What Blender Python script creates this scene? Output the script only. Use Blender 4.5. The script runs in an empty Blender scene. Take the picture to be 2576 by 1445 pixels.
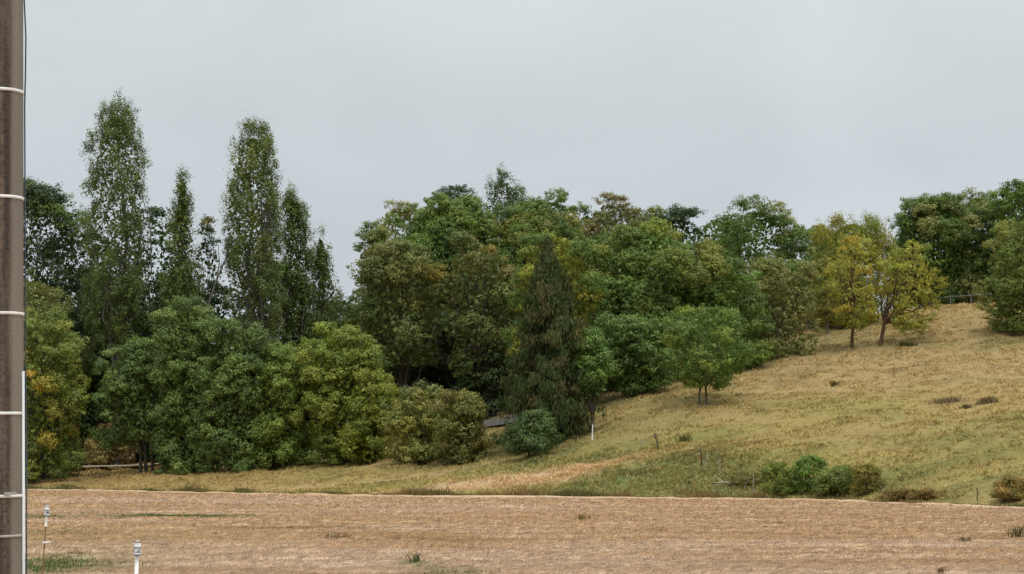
import bpy, math
import numpy as np

# ------------------------------------------------------------------ camera, sky, sun, exposure
F = 4800.0; W0, H0 = 2576.0, 1445.0; HORV = 1150.0; CH = 2.3
PITCH = math.atan((HORV - H0/2)/F)
scene = bpy.context.scene
cam_d = bpy.data.cameras.new('camera'); cam = bpy.data.objects.new('camera', cam_d)
scene.collection.objects.link(cam)
cam_d.sensor_width = 36.0; cam_d.lens = 36.0*F/W0
cam_d.clip_start = 0.2; cam_d.clip_end = 6000
cam.location = (0, 0, CH); cam.rotation_euler = (math.pi/2 + PITCH, 0, 0)
scene.camera = cam
scene.render.resolution_x = 1024; scene.render.resolution_y = 574

SUN_EL, SUN_AZ = math.radians(70), math.radians(150)      # azimuth clockwise from +Y
world = bpy.data.worlds.new('World'); scene.world = world; world.use_nodes = True
nt = world.node_tree; nt.nodes.clear()
def N(t, **k):
    n = nt.nodes.new(t)
    for a, b in k.items(): setattr(n, a, b)
    return n
wo = N('ShaderNodeOutputWorld'); add = N('ShaderNodeAddShader')
bg1 = N('ShaderNodeBackground'); bg2 = N('ShaderNodeBackground')
sky = N('ShaderNodeTexSky'); sky.sky_type = 'NISHITA'; sky.sun_disc = False
sky.sun_elevation = SUN_EL; sky.sun_rotation = SUN_AZ
bg1.inputs[1].default_value = 0.05*0.35
nt.links.new(sky.outputs[0], bg1.inputs[0])
tc = N('ShaderNodeTexCoord'); sep = N('ShaderNodeSeparateXYZ')
nt.links.new(tc.outputs['Generated'], sep.inputs[0])
rmp = N('ShaderNodeValToRGB')
nt.links.new(sep.outputs['Z'], rmp.inputs[0])
els = rmp.color_ramp.elements
els[0].position = 0.0; els[0].color = (.46, .50, .555, 1)
els[1].position = 1.0; els[1].color = (1.55, 1.62, 1.68, 1)
for p, c in ((.06, (.485, .52, .565)), (.12, (.50, .535, .565)), (.18, (.52, .56, .57)), (.26, (.60, .638, .648)), (.5, (.95, 1.0, 1.02))):
    e = els.new(p); e.color = (c[0]*1.045, c[1]*1.035, c[2]*1.015, 1)
mp = N('ShaderNodeMapping'); mp.inputs['Scale'].default_value = (2.2, 2.2, 3.6)
mp.inputs['Rotation'].default_value = (0, math.radians(-18), 0)
nz = N('ShaderNodeTexNoise'); nz.inputs['Scale'].default_value = 2.6; nz.inputs['Detail'].default_value = 6
nz.inputs['Roughness'].default_value = .5; nz.inputs['Distortion'].default_value = .5
nt.links.new(tc.outputs['Generated'], mp.inputs[0]); nt.links.new(mp.outputs[0], nz.inputs['Vector'])
mr = N('ShaderNodeMapRange'); mr.inputs[1].default_value = .3; mr.inputs[2].default_value = .7
mr.inputs[3].default_value = .94; mr.inputs[4].default_value = 1.08
nt.links.new(nz.outputs['Fac'], mr.inputs[0])
# the cloud deck is thinner towards the right
mrx = N('ShaderNodeMapRange'); mrx.inputs[1].default_value = -.3; mrx.inputs[2].default_value = .3
mrx.inputs[3].default_value = .955; mrx.inputs[4].default_value = 1.06
nt.links.new(sep.outputs['X'], mrx.inputs[0])
mu = N('ShaderNodeMath', operation='MULTIPLY')
nt.links.new(mr.outputs[0], mu.inputs[0]); nt.links.new(mrx.outputs[0], mu.inputs[1])
vm = N('ShaderNodeVectorMath', operation='SCALE')
nt.links.new(rmp.outputs[0], vm.inputs[0]); nt.links.new(mu.outputs[0], vm.inputs['Scale'])
nt.links.new(vm.outputs[0], bg2.inputs[0]); bg2.inputs[1].default_value = 1.0
nt.links.new(bg1.outputs[0], add.inputs[0]); nt.links.new(bg2.outputs[0], add.inputs[1])
nt.links.new(add.outputs[0], wo.inputs[0])

sl = bpy.data.lights.new('sun', 'SUN'); sl.energy = 1.5; sl.angle = math.radians(20); sl.color = (1, .96, .9)
so = bpy.data.objects.new('sun', sl); scene.collection.objects.link(so)
so.rotation_euler = (math.pi/2 - SUN_EL, 0, -SUN_AZ + math.pi)
scene.view_settings.view_transform = 'Standard'; scene.view_settings.look = 'None'
scene.view_settings.exposure = 0.0; scene.view_settings.gamma = 1.0
scene.cycles.max_bounces = 7; scene.cycles.diffuse_bounces = 4; scene.cycles.transmission_bounces = 3

# ------------------------------------------------------------------ helpers
def unproj(u, v, Y):
    a = (u - W0/2)/F; b = (H0/2 - v)/F
    dy = math.cos(PITCH) - b*math.sin(PITCH); dz = math.sin(PITCH) + b*math.cos(PITCH)
    k = Y/dy
    return np.array([a*k, Y, CH + dz*k])
def obj(name, data, parent=None, mat=None):
    o = bpy.data.objects.new(name, data); scene.collection.objects.link(o)
    if parent is not None: o.parent = parent
    if mat is not None: data.materials.append(mat)
    return o
def tag(o, label=None, cat=None, group=None, kind=None):
    if label: o['label'] = label
    if cat: o['category'] = cat
    if group: o['group'] = group
    if kind: o['kind'] = kind
    return o
def empty(name, loc, label, cat, group=None):
    o = bpy.data.objects.new(name, None); scene.collection.objects.link(o)
    o.location = [float(c) for c in loc]; o.empty_display_size = .3
    return tag(o, label, cat, group)
def mesh_np(name, verts, faces, col=None, smooth=False):
    """verts (n,3); faces (m,k); col per-vertex (n,3)"""
    me = bpy.data.meshes.new(name)
    verts = np.asarray(verts, np.float32); faces = np.asarray(faces, np.int32)
    m, k = faces.shape
    me.vertices.add(len(verts)); me.vertices.foreach_set('co', verts.ravel())
    me.loops.add(m*k); me.loops.foreach_set('vertex_index', faces.ravel())
    me.polygons.add(m); me.polygons.foreach_set('loop_start', np.arange(0, m*k, k, dtype=np.int32))
    me.polygons.foreach_set('loop_total', np.full(m, k, np.int32))
    if smooth: me.polygons.foreach_set('use_smooth', np.ones(m, bool))
    me.update(calc_edges=True)
    if col is not None:
        at = me.color_attributes.new('tint', 'FLOAT_COLOR', 'POINT')
        c4 = np.ones((len(verts), 4), np.float32); c4[:, :3] = col
        at.data.foreach_set('color', c4.ravel())
    return me
class VN:
    """value noise 2D / 3D"""
    def __init__(s, seed): s.t = np.random.default_rng(seed).random((64, 64, 64)).astype(np.float32)
    def one(s, p):
        p = np.asarray(p, float); i = np.floor(p).astype(int); f = p - i; f = f*f*(3 - 2*f)
        r = 0
        for a in (0, 1):
            for b in (0, 1):
                for c in (0, 1):
                    w = (f[:, 0] if a else 1-f[:, 0])*(f[:, 1] if b else 1-f[:, 1])*(f[:, 2] if c else 1-f[:, 2])
                    r = r + w*s.t[(i[:, 0]+a) & 63, (i[:, 1]+b) & 63, (i[:, 2]+c) & 63]
        return r
    def fbm(s, p, o=3):
        p = np.asarray(p, float); r = 0; a = .5; t = 0
        for k in range(o): r = r + a*s.one(p*2**k + 17.3*k); t += a; a *= .5
        return r/t
vn = VN(5)
def n2(x, y, s, o=3, off=0.0, sy=None):
    x = np.asarray(x, float); y = np.asarray(y, float)
    return vn.fbm(np.stack([x.ravel()/s + off, y.ravel()/(sy or s) + off*1.7, np.full(x.size, off)], 1), o).reshape(x.shape)
def sm(a, b, x):
    t = np.clip((x-a)/(b-a), 0, 1); return t*t*(3-2*t)

# ------------------------------------------------------------------ materials
def new_mat(name):
    m = bpy.data.materials.new(name); m.use_nodes = True; t = m.node_tree
    return m, t, t.nodes['Principled BSDF']
def tint_mat(name, rough=.7, trans=.0, spec=.25, gain=1.0):
    m, t, b = new_mat(name)
    a = t.nodes.new('ShaderNodeAttribute'); a.attribute_name = 'tint'
    n = t.nodes.new('ShaderNodeTexNoise'); n.inputs['Scale'].default_value = 3.0; n.inputs['Detail'].default_value = 4
    g = t.nodes.new('ShaderNodeTexCoord'); t.links.new(g.outputs['Object'], n.inputs['Vector'])
    r = t.nodes.new('ShaderNodeMapRange'); r.inputs[1].default_value = .3; r.inputs[2].default_value = .7
    r.inputs[3].default_value = .82*gain; r.inputs[4].default_value = 1.18*gain
    t.links.new(n.outputs['Fac'], r.inputs[0])
    v = t.nodes.new('ShaderNodeVectorMath'); v.operation = 'SCALE'
    t.links.new(a.outputs['Color'], v.inputs[0]); t.links.new(r.outputs[0], v.inputs['Scale'])
    t.links.new(v.outputs[0], b.inputs['Base Color'])
    b.inputs['Roughness'].default_value = rough; b.inputs['Specular IOR Level'].default_value = spec
    if trans:
        tr = t.nodes.new('ShaderNodeBsdfTranslucent'); mx = t.nodes.new('ShaderNodeMixShader')
        t.links.new(v.outputs[0], tr.inputs[0]); mx.inputs[0].default_value = trans
        t.links.new(b.outputs[0], mx.inputs[1]); t.links.new(tr.outputs[0], mx.inputs[2])
        t.links.new(mx.outputs[0], t.nodes['Material Output'].inputs[0])
    return m
def noise_mat(name, c1, c2, scale=(1, 1, 1), ns=5, rough=.85, spec=.2, lo=.35, hi=.65, bump=.0):
    m, t, b = new_mat(name)
    g = t.nodes.new('ShaderNodeTexCoord'); mpn = t.nodes.new('ShaderNodeMapping')
    mpn.inputs['Scale'].default_value = scale
    t.links.new(g.outputs['Object'], mpn.inputs[0])
    n = t.nodes.new('ShaderNodeTexNoise'); n.inputs['Scale'].default_value = ns; n.inputs['Detail'].default_value = 8
    n.inputs['Roughness'].default_value = .65
    t.links.new(mpn.outputs[0], n.inputs['Vector'])
    r = t.nodes.new('ShaderNodeValToRGB'); r.color_ramp.elements[0].position = lo; r.color_ramp.elements[1].position = hi
    r.color_ramp.elements[0].color = (*c1, 1); r.color_ramp.elements[1].color = (*c2, 1)
    t.links.new(n.outputs['Fac'], r.inputs[0]); t.links.new(r.outputs[0], b.inputs['Base Color'])
    if bump:
        bp = t.nodes.new('ShaderNodeBump'); bp.inputs['Strength'].default_value = bump; bp.inputs['Distance'].default_value = .02
        t.links.new(n.outputs['Fac'], bp.inputs['Height']); t.links.new(bp.outputs[0], b.inputs['Normal'])
    b.inputs['Roughness'].default_value = rough; b.inputs['Specular IOR Level'].default_value = spec
    return m
M_leaf = tint_mat('leaf', .55, .28, .35, 1.58)
M_needle = tint_mat('needle', .9, .2, .08, 1.3)
M_grass = tint_mat('grass', .8, .15, .1)
M_straw = tint_mat('straw', .8, .1, .1)
M_ground = tint_mat('ground', .95, 0, .05)
M_bark = noise_mat('bark', (.035, .028, .02), (.12, .10, .075), (4, 4, 1), 3, .9)
M_palebark = noise_mat('pale_bark', (.07, .063, .05), (.17, .155, .13), (4, 4, 1), 3, .9)
M_redbark = noise_mat('ivy_bark', (.05, .028, .016), (.15, .09, .055), (4, 4, 1), 4, .9)
M_deadwood = noise_mat('dead_wood', (.22, .19, .15), (.42, .37, .3), (3, 3, 1), 4, .9)

# ------------------------------------------------------------------ terrain
def flatD(v): return CH*F/(v - HORV)
EDGE = [(-300, 1229), (0, 1232), (320, 1237), (640, 1244), (960, 1250), (1290, 1252), (1610, 1255), (1930, 1258), (2100, 1262), (2250, 1268), (2420, 1274), (2576, 1281), (2900, 1294)]
ex = []; ey = []
for u, v in EDGE:
    p = unproj(u, v, flatD(v)); ex.append(p[0]); ey.append(p[1])
ex = np.array(ex); ey = np.array(ey)
def edge_y(x): return np.interp(x, ex, ey) + (n2(x, np.zeros_like(np.asarray(x, float)), 2.5, 3, 3.1)-.5)*1.6
CP = []
for u, v in EDGE:
    p = unproj(u, v, flatD(v)); CP.append((p[0], p[1], 0.0)); CP.append((p[0], p[1]*.9, 0.0))
for x in (-60, -20, 20, 60):
    for y in (-10, 30, 60): CP.append((x, y, 0.0))
for u, v, D in [(-250, 1195, 152), (100, 1207, 142), (300, 1190, 146), (450, 1196, 139), (700, 1188, 137), (900, 1180, 134), (1150, 1182, 124),
                (250, 1178, 156), (260, 1160, 175), (700, 1150, 175), (1000, 1130, 172), (0, 1165, 180),
                (1300, 1190, 117), (1370, 1122, 128), (1240, 1110, 134), (1487, 1087, 126), (1250, 1062, 146), (1230, 1035, 165),
                (1500, 1028, 134), (1580, 985, 142), (1765, 1018, 127), (1900, 915, 148), (1700, 960, 150),
                (2148, 875, 150), (2217, 875, 150), (2050, 838, 163), (2400, 770, 182), (2530, 850, 148), (2800, 760, 182), (2576, 765, 182),
                (2576, 1000, 119), (2300, 1000, 124), (2000, 1000, 130), (2576, 1200, 91), (2200, 1205, 98), (1900, 1165, 108), (1900, 1100, 116),
                (1600, 1160, 114), (1700, 1080, 121), (2900, 1200, 88), (2900, 1000, 115), (1900, 1225, 104), (1500, 1210, 112), (2300, 1120, 107), (2576, 900, 138)]:
    p = unproj(u, v, D); CP.append(tuple(p))
CP += [(-120, 200, 2.5), (-60, 260, 3), (0, 260, 7), (60, 260, 19), (120, 260, 22), (-120, 140, 0.5), (140, 100, 8), (160, 180, 20),
       (-200, 400, 3), (0, 420, 6), (200, 420, 18), (-150, 30, 0), (150, 30, 1)]
CP = np.array(CP)
def tps_k(r): return np.where(r > 0, r*r*np.log(r + 1e-12), 0)
_n = len(CP); _d = np.linalg.norm(CP[:, None, :2]-CP[None, :, :2], axis=2)/100
_A = np.zeros((_n+3, _n+3)); _A[:_n, :_n] = tps_k(_d) + np.eye(_n)*2e-3
_A[:_n, _n] = 1; _A[:_n, _n+1:] = CP[:, :2]/100; _A[_n, :_n] = 1; _A[_n+1:, :_n] = CP[:, :2].T/100
_w = np.linalg.solve(_A, np.concatenate([CP[:, 2], [0, 0, 0]]))
def terr_raw(x, y):
    x = np.asarray(x, float); sh = x.shape; x = x.ravel(); y = np.asarray(y, float).ravel()
    out = np.zeros_like(x)
    for i in range(0, len(x), 60000):
        X = x[i:i+60000]; Y = y[i:i+60000]
        d = np.sqrt((X[:, None]-CP[None, :, 0])**2 + (Y[:, None]-CP[None, :, 1])**2)/100
        out[i:i+60000] = tps_k(d) @ _w[:_n] + _w[_n] + _w[_n+1]*X/100 + _w[_n+2]*Y/100
    return out.reshape(sh)
def terr(x, y):
    x = np.asarray(x, float); y = np.asarray(y, float)
    xc = np.clip(x, -150, 160); yc = np.clip(y, 0, 380)
    z = terr_raw(xc, yc)
    e = edge_y(x); k = sm(-2, 10, y - e)
    z = np.where(y < e, 0, z)*k
    z = z*(1 - .8*sm(380, 1500, y))
    return z
def tz(x, y): return float(terr(np.array([x]), np.array([y]))[0])

def fine_axis(a, b, step, lo, hi, g=1.25):
    r = list(np.arange(a, b, step)); s = step; v = r[-1]
    while v < hi: s *= g; v += s; r.append(v)
    s = step; v = r[0]; l = []
    while v > lo: s *= g; v -= s; l.append(v)
    return np.array(l[::-1] + r)
# meadow colour: shared by the soil sheet and the grass growing on it
STRAW = np.array([.335, .248, .10]); GOLD = np.array([.275, .225, .072]); GREEN = np.array([.115, .13, .042]); PINK = np.array([.365, .248, .138])
def blob(x, y, u, v, D, rx, ry):
    p = unproj(u, v, D); return np.exp(-((x-p[0])/rx)**2 - ((y-p[1])/ry)**2)
def meadow_col(x, y):
    a = n2(x, y, 9, 4, 1.3)[..., None]; b = n2(x, y, 2.2, 3, 7.7, 1.5)[..., None]
    c = STRAW*(1-sm(.35, .65, a)) + GOLD*sm(.35, .65, a)
    # upper slope drier and pinker, lower slope greener gold
    z = terr(x, y)[..., None]
    up = sm(4.5, 9, z)*sm(5, 20, np.asarray(x)[..., None])
    c = c*(1-.75*up) + (PINK*.55+STRAW*.45)*.75*up
    g = .30*sm(.50, .72, n2(x, y, 5, 4, 4.4)[..., None])
    P = 0
    for u, v, D, rx, ry, s in [(1650, 1205, 110, 5, 4, .75), (1540, 1225, 110, 4, 2.0, .75), (1740, 1215, 108, 4, 3.4, .7), (1560, 1170, 115, 6, 5, .55), (1380, 1150, 120, 5, 5, .5), (1850, 1235, 104, 4, 3, .7),
                            (2480, 1115, 105, 3.0, 4, .5), (2420, 1120, 106, 2, 3, .3), (1240, 1110, 132, 3, 8, .7), (2080, 860, 155, 6, 5, .45), (2560, 870, 145, 4, 3, .5),
                            (1300, 1240, 109, 22, 1.2, .35), (1600, 1070, 126, 8, 5, .3), (1300, 1040, 158, 14, 20, .6), (2100, 1255, 100, 9, 2.2, .75), (2400, 1262, 92, 6, 2.0, .6), (2300, 1262, 94, 8, 1.4, .6)]:
        P = P + s*blob(x, y, u, v, D, rx, ry)[..., None]
    g = np.clip(g + P*(-.05 + 1.9*b), 0, 1)
    c = c*(1-g) + GREEN*(.8+.6*a)*g
    c = c*(1-.5*sm(.5, .8, b)*.5)
    # ploughed pale strip between hedge and green patch
    pa = np.clip(blob(x, y, 1330, 1203, 115, 6.5, 1.5) + blob(x, y, 1150, 1213, 115, 9, 1.2) + blob(x, y, 700, 1217, 124, 14, 1.5)*.6, 0, 1)[..., None]
    c = c*(1-pa*.85) + np.array([.50, .34, .20])*pa*.85
    left = sm(-8, -22, np.asarray(x)[..., None])
    c = c*(1-left*.35) + np.array([.30, .19, .08])*left*.35
    # darker brown soil under the wood
    wx = np.interp(np.asarray(y), [120, 130, 140, 150, 165, 180, 200], [-2, 5.0, 10.5, 17.5, 25, 36, 44])
    wd = sm(1.0, -2.5, np.asarray(x) - wx + (n2(x, y, 3, 3, 2.2)-.5)*4)*sm(124, 132, np.asarray(y))
    wd = wd*(1-np.clip(blob(x, y, 1245, 1075, 141, 4, 9)*1.5, 0, 1)); wd = wd[..., None]
    wd = wd*(sm(-9, -5, np.asarray(x)) + sm(148, 156, np.asarray(y)))[..., None].clip(0, 1)
    c = c*(1-wd*.8) + np.array([.085, .065, .035])*wd*.8
    return c
def meadow_bump(x, y):
    z = (n2(x, y, 1.1, 3, 2.5, .7)-.5)*.50 + (n2(x, y, 4.0, 3, 5.5, 2.6)-.5)*.6
    return z*sm(3, 9, y - edge_y(x))
xa = fine_axis(-50, 62, .36, -2500, 2500); ya = fine_axis(80, 190, .36, -60, 4500)
X, Y = np.meshgrid(xa, ya)
Z = terr(X, Y); inner = (X > -60) & (X < 80) & (Y > 78) & (Y < 200)
Z = Z + np.where(inner, meadow_bump(X, Y), 0)
Z = np.where(Y < edge_y(X)-.4, -.14, Z)
C = meadow_col(X, Y)
ii = np.arange(len(ya)-1)[:, None]*len(xa) + np.arange(len(xa)-1)[None, :]
faces = np.stack([ii, ii+1, ii+1+len(xa), ii+len(xa)], -1).reshape(-1, 4)
me = mesh_np('ground', np.stack([X.ravel(), Y.ravel(), Z.ravel()], 1), faces, C.reshape(-1, 3)*.85, True)
tag(obj('ground', me, None, M_ground), kind='structure')
def meadow_z(x, y): return terr(x, y) + meadow_bump(x, y)

# stubble field, its own sheet lying 0.14 m above the soil, ending at the crooked far edge
def field_col(x, y):
    a = n2(x, y, 14, 4, 9.1, 4)[..., None]; b = n2(x, y, 5, 4, 3.3, .9)[..., None]; d = n2(x, y, 1.0, 3, 6.3, .7)[..., None]
    base = np.array([.46, .325, .20]); pale = np.array([.48, .37, .275]); rust = np.array([.38, .24, .125]); grn = np.array([.16, .17, .06])
    near = sm(52, 36, np.asarray(y))[..., None]
    c = base*(1-.6*near) + pale*.6*near
    c = c*(1-.5*sm(.48, .70, b)) + rust*.5*sm(.48, .70, b)
    c = c*(1-.6*sm(.5, .66, a)) + pale*1.06*.6*sm(.5, .66, a)
    P = 0
    for u, v, rx, ry, s in [(430, 1301, 2.0, 1.0, 1.0), (540, 1299, 1.6, .7, .8), (120, 1410, 1.0, 3, .55), (200, 1430, 1.2, 2, .4), (80, 1300, 2, 2, .5), (1040, 1420, .5, .9, .55), (1120, 1440, .8, .5, .5), (130, 1340, 1.6, 2, .35)]:
        P = P + s*blob(x, y, u, v, flatD(v), rx, ry)[..., None]
    c = c*(1-np.clip(P*(.4+1.2*d), 0, .9)) + grn*np.clip(P*(.4+1.2*d), 0, .9)
    R = 0
    for u, v, rx, ry, s in [(740, 1330, 2.4, .9, .9), (800, 1345, 1.5, .6, .8), (1130, 1362, 2.2, .9, .6), (1250, 1412, .8, .35, .9), (420, 1284, 2.2, 1.0, .4), (1600, 1335, 1.2, .5, .5), (1050, 1352, 3, .5, .5), (1900, 1420, 2, 1, .3)]:
        R = R + s*blob(x, y, u, v, flatD(v), rx, ry)[..., None]
    c = c*(1-np.clip(R*(.3+1.1*d), 0, .85)) + np.array([.24, .14, .055])*np.clip(R*(.3+1.1*d), 0, .85)
    left = sm(-4, -14, np.asarray(x))[..., None]*sm(75, 45, np.asarray(y))[..., None]
    c = c*(1-.25*left) + np.array([.33, .26, .12])*.25*left
    # windrow lines that run across the view
    ln = np.sin(np.asarray(y)*2*math.pi/2.9 + 3*n2(x, y, 20, 2, 8.8) + np.asarray(x)*.10)[..., None]
    rim = sm(3.5, .6, edge_y(x)-y)[..., None]
    return c*(1 + .03*ln)*(.96 + .2*d)*(1+.10*rim)
def field_z(x, y):
    return (n2(x, y, .5, 2, 1.1, .35)-.5)*.05 + (n2(x, y, 5, 3, 1.9, 1.6)-.5)*.10 + .05*sm(.58, .75, n2(x, y, .9, 3, 6.3, .5)) + .02*np.sin(np.asarray(y)*2*math.pi/2.9)
xs = fine_axis(-26, 28, .2, -260, 260, 1.3); nr = 460
tt = np.linspace(0, 1, nr)**.9
Xf = np.repeat(xs[None, :], nr, 0); E = edge_y(xs)[None, :]
Yf = -12 + (E+12)*np.where(tt < .06, tt/.06*.30, .30 + (tt-.06)/.94*.70)[:, None]
Zf = field_z(Xf, Yf); Zf = Zf + .10*sm(3.5, .5, E-Yf)
Cf = field_col(Xf, Yf)
Zf = np.vstack([Zf, np.full((1, len(xs)), -.2)]); Xf = np.vstack([Xf, Xf[-1:]]); Yf = np.vstack([Yf, Yf[-1:]+.12]); Cf = np.concatenate([Cf, Cf[-1:]*.6])
ii = np.arange(nr)[:, None]*len(xs) + np.arange(len(xs)-1)[None, :]
faces = np.stack([ii, ii+1, ii+1+len(xs), ii+len(xs)], -1).reshape(-1, 4)
me = mesh_np('field', np.stack([Xf.ravel(), Yf.ravel(), Zf.ravel()], 1), faces, Cf.reshape(-1, 3)*np.array([.85, .84, .83]), True)
tag(obj('field', me, None, M_ground), kind='structure')

# ------------------------------------------------------------------ blades: grass, stubble, weeds
def blades(rng, base, h, w, lean, col, tipgain=1.25, dirs=None):
    """one bent two-segment blade (quad + triangle folded into 2 quads) per base point"""
    n = len(base); a = rng.random(n)*2*math.pi if dirs is None else dirs
    s = np.stack([np.cos(a), np.sin(a), np.zeros(n)], 1)
    la = rng.random(n)*2*math.pi
    L = np.stack([np.cos(la), np.sin(la), np.zeros(n)], 1)*(h*lean*rng.random(n))[:, None]
    up = np.zeros((n, 3)); up[:, 2] = h
    w = np.broadcast_to(w, n)[:, None]
    v0 = base - s*w/2; v1 = base + s*w/2
    v2 = base + L*.35 + up*.6 + s*w*.4; v3 = base + L + up*.98 + s*w*.05; v4 = base + L*.35 + up*.6 - s*w*.4; v5 = base + L + up - s*w*.05
    V = np.stack([v0, v1, v2, v4, v3, v5], 1).reshape(-1, 3)
    i = np.arange(n)[:, None]*6
    Fc = np.concatenate([i + np.array([[0, 1, 2, 3]]), i + np.array([[3, 2, 4, 5]])])
    cc = np.stack([col]*6, 1).reshape(-1, 3)
    return V, Fc, cc
def merge(parts):
    V = []; Fa = []; C = []; o = 0
    for v, f, c in parts: V.append(v); Fa.append(f + o); C.append(c); o += len(v)
    return np.concatenate(V), np.concatenate(Fa), np.concatenate(C)
rng = np.random.default_rng(11)
def in_view(x, y, pad=3): return np.abs(x) < y*W0/2/F + pad

# meadow tussocks
parts = []
n = 90000
y = rng.uniform(92, 188, n); x = rng.uniform(-48, 58, n)
k = in_view(x, y) & (y > edge_y(x)+.3); x, y = x[k], y[k]
tus = n2(x, y, 1.1, 3, 2.5, .7)
k = rng.random(len(x)) < .25 + 1.1*sm(.4, .65, tus); x, y, tus = x[k], y[k], tus[k]
m = 7
bx = np.repeat(x, m) + rng.normal(0, .16, len(x)*m); by = np.repeat(y, m) + rng.normal(0, .12, len(x)*m)
bz = meadow_z(bx, by)
col = meadow_col(bx, by)*np.repeat(rng.uniform(.84, 1.22, len(x)), m)[:, None]*rng.uniform(.88, 1.15, len(bx))[:, None]
hh = np.repeat(.05 + .13*sm(.35, .7, tus), m)*rng.uniform(.6, 1.3, len(bx))
sw = (rng.random(len(bx)) < .28)[:, None]; col = np.where(sw, STRAW*rng.uniform(.8, 1.1, len(bx))[:, None], col)
parts.append(blades(rng, np.stack([bx, by, bz-.02], 1), hh, .06, 1.9, col*np.array([1.42, 1.4, 1.35])))
# thicker, longer grass on the damp bank with the old stakes
m = 30000; x = rng.normal(8.3, 4.6, m); y = edge_y(x) + rng.uniform(.5, 13, m); k = rng.random(m) < sm(.3, .6, n2(x, y, .8, 3, 21.0, .5)); x, y = x[k], y[k]
x = np.repeat(x, 3) + rng.normal(0, .09, len(x)*3); y = np.repeat(y, 3) + rng.normal(0, .07, len(y)*3); z = meadow_z(x, y)
col = meadow_col(x, y)*rng.uniform(.8, 1.5, len(x))[:, None]; sw = (rng.random(len(x)) < .34)[:, None]; col = np.where(sw, STRAW*1.15, col)
parts.append(blades(rng, np.stack([x, y, z-.02], 1), rng.uniform(.06, .24, len(x)), .05, 1.9, col*1.45))
V, Fa, Cc = merge(parts)
tag(obj('meadow_grass', mesh_np('meadow_grass', V, Fa, Cc), None, M_grass), 'dry golden tussock grass covering the rising meadow', 'grass', kind='stuff')

# verge of taller rank grass right behind the stubble edge
n = 60000
x = rng.uniform(-42, 32, n); d = rng.gamma(1.5, .9, n) - .35; y = edge_y(x) + .15 + d
k = in_view(x, y); x, y, d = x[k], y[k], d[k]
hn = n2(x, y*.3, 2.0, 3, 12.2)
h = (.16 + .42*sm(.35, .75, hn))*rng.uniform(.5, 1.2, len(x))*np.exp(-d/5)*np.where(rng.random(len(x)) < .03, 1.9, 1)
gm = sm(.3, .7, n2(x, y, 4, 3, 15.0))[:, None]
col = (np.array([.30, .21, .085])*(1-gm) + np.array([.14, .14, .045])*gm)*rng.uniform(.7, 1.25, len(x))[:, None]
V, Fa, Cc = blades(rng, np.stack([x, y, meadow_z(x, y)-.05], 1), h, .045, .8, col)
tag(obj('verge_grass', mesh_np('verge_grass', V, Fa, Cc), None, M_grass), 'rank olive and brown grass along the far edge of the stubble', 'grass', kind='stuff')

# stubble stalks and straw lying about
parts = []
for y0, y1, dens, hh, ww in ((30, 42, 330, .085, .010), (42, 58, 170, .095, .016), (58, 85, 80, .10, .026), (85, 136, 34, .11, .04)):
    area = (y1-y0)*(y1*W0/F + 4); n = int(area*dens)
    y = rng.uniform(y0, y1, n); x = rng.uniform(-1, 1, n)*(y1*W0/2/F + 2)
    k = in_view(x, y, 2) & (y < edge_y(x)-.1); x, y = x[k], y[k]
    q = .35 + 1.3*sm(.3, .7, n2(x, y, 1.6, 3, 4.1, .5)); k = rng.random(len(x)) < q; x, y = x[k], y[k]
    c = field_col(x, y)*rng.choice([.55, .8, 1.0, 1.2, 1.45], len(x), p=[.08, .22, .38, .24, .08])[:, None]*np.array([.95, .94, .92])
    parts.append(blades(rng, np.stack([x, y, field_z(x, y)-.01], 1), hh*rng.uniform(.4, 1.3, len(x)), ww, .9, c))
    # lying straw
    m = len(x)//3; xl, yl = x[:m], y[:m]; a = rng.normal(0, .6, m); L = rng.uniform(.08, .3, m)
    z = field_z(xl, yl); dx = np.cos(a)*L/2; dy = np.sin(a)*L/2
    b0 = np.stack([xl-dx, yl-dy, z+.01], 1); b1 = np.stack([xl+dx, yl+dy, z+.03+rng.random(m)*.03], 1); up = np.array([0, 0, 1])*ww*.9
    Vl = np.stack([b0, b1, b1+up, b0+up], 1).reshape(-1, 3); Fl = np.arange(m)[:, None]*4 + np.arange(4)[None, :]
    parts.append((Vl, Fl, np.repeat(c[:m]*1.15, 4, 0)))
V, Fa, Cc = merge(parts)
tag(obj('stubble', mesh_np('stubble', V, Fa, Cc), None, M_straw), 'pinkish tan cut straw stubble covering the flat field', 'stubble', kind='stuff')

# low green regrowth patches in the stubble
parts = []
for u, v, rx, ry, n, h in [(430, 1302, 2.0, .9, 3800, .09), (540, 1299, 1.7, .5, 1800, .08), (110, 1425, .9, 2.6, 1800, .08), (1110, 1428, .5, .5, 350, .07), (1140, 1443, .7, .25, 350, .05), (80, 1303, 1.5, 1.2, 700, .09), (170, 1425, 1.3, 1.6, 900, .06)]:
    p = unproj(u, v, flatD(v)); x = p[0]+rng.normal(0, rx*.55, n); y = p[1]+rng.normal(0, ry*.55, n)
    c = np.array([.085, .13, .035])*rng.uniform(.7, 1.5, n)[:, None]
    parts.append(blades(rng, np.stack([x, y, field_z(x, y)], 1), h*rng.uniform(.5, 1.4, n), .02, 1.1, c))
V, Fa, Cc = merge(parts)
tag(obj('green_regrowth', mesh_np('green_regrowth', V, Fa, Cc), None, M_grass), 'low green regrowth in thin patches on the stubble field', 'grass', kind='stuff')

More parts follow.
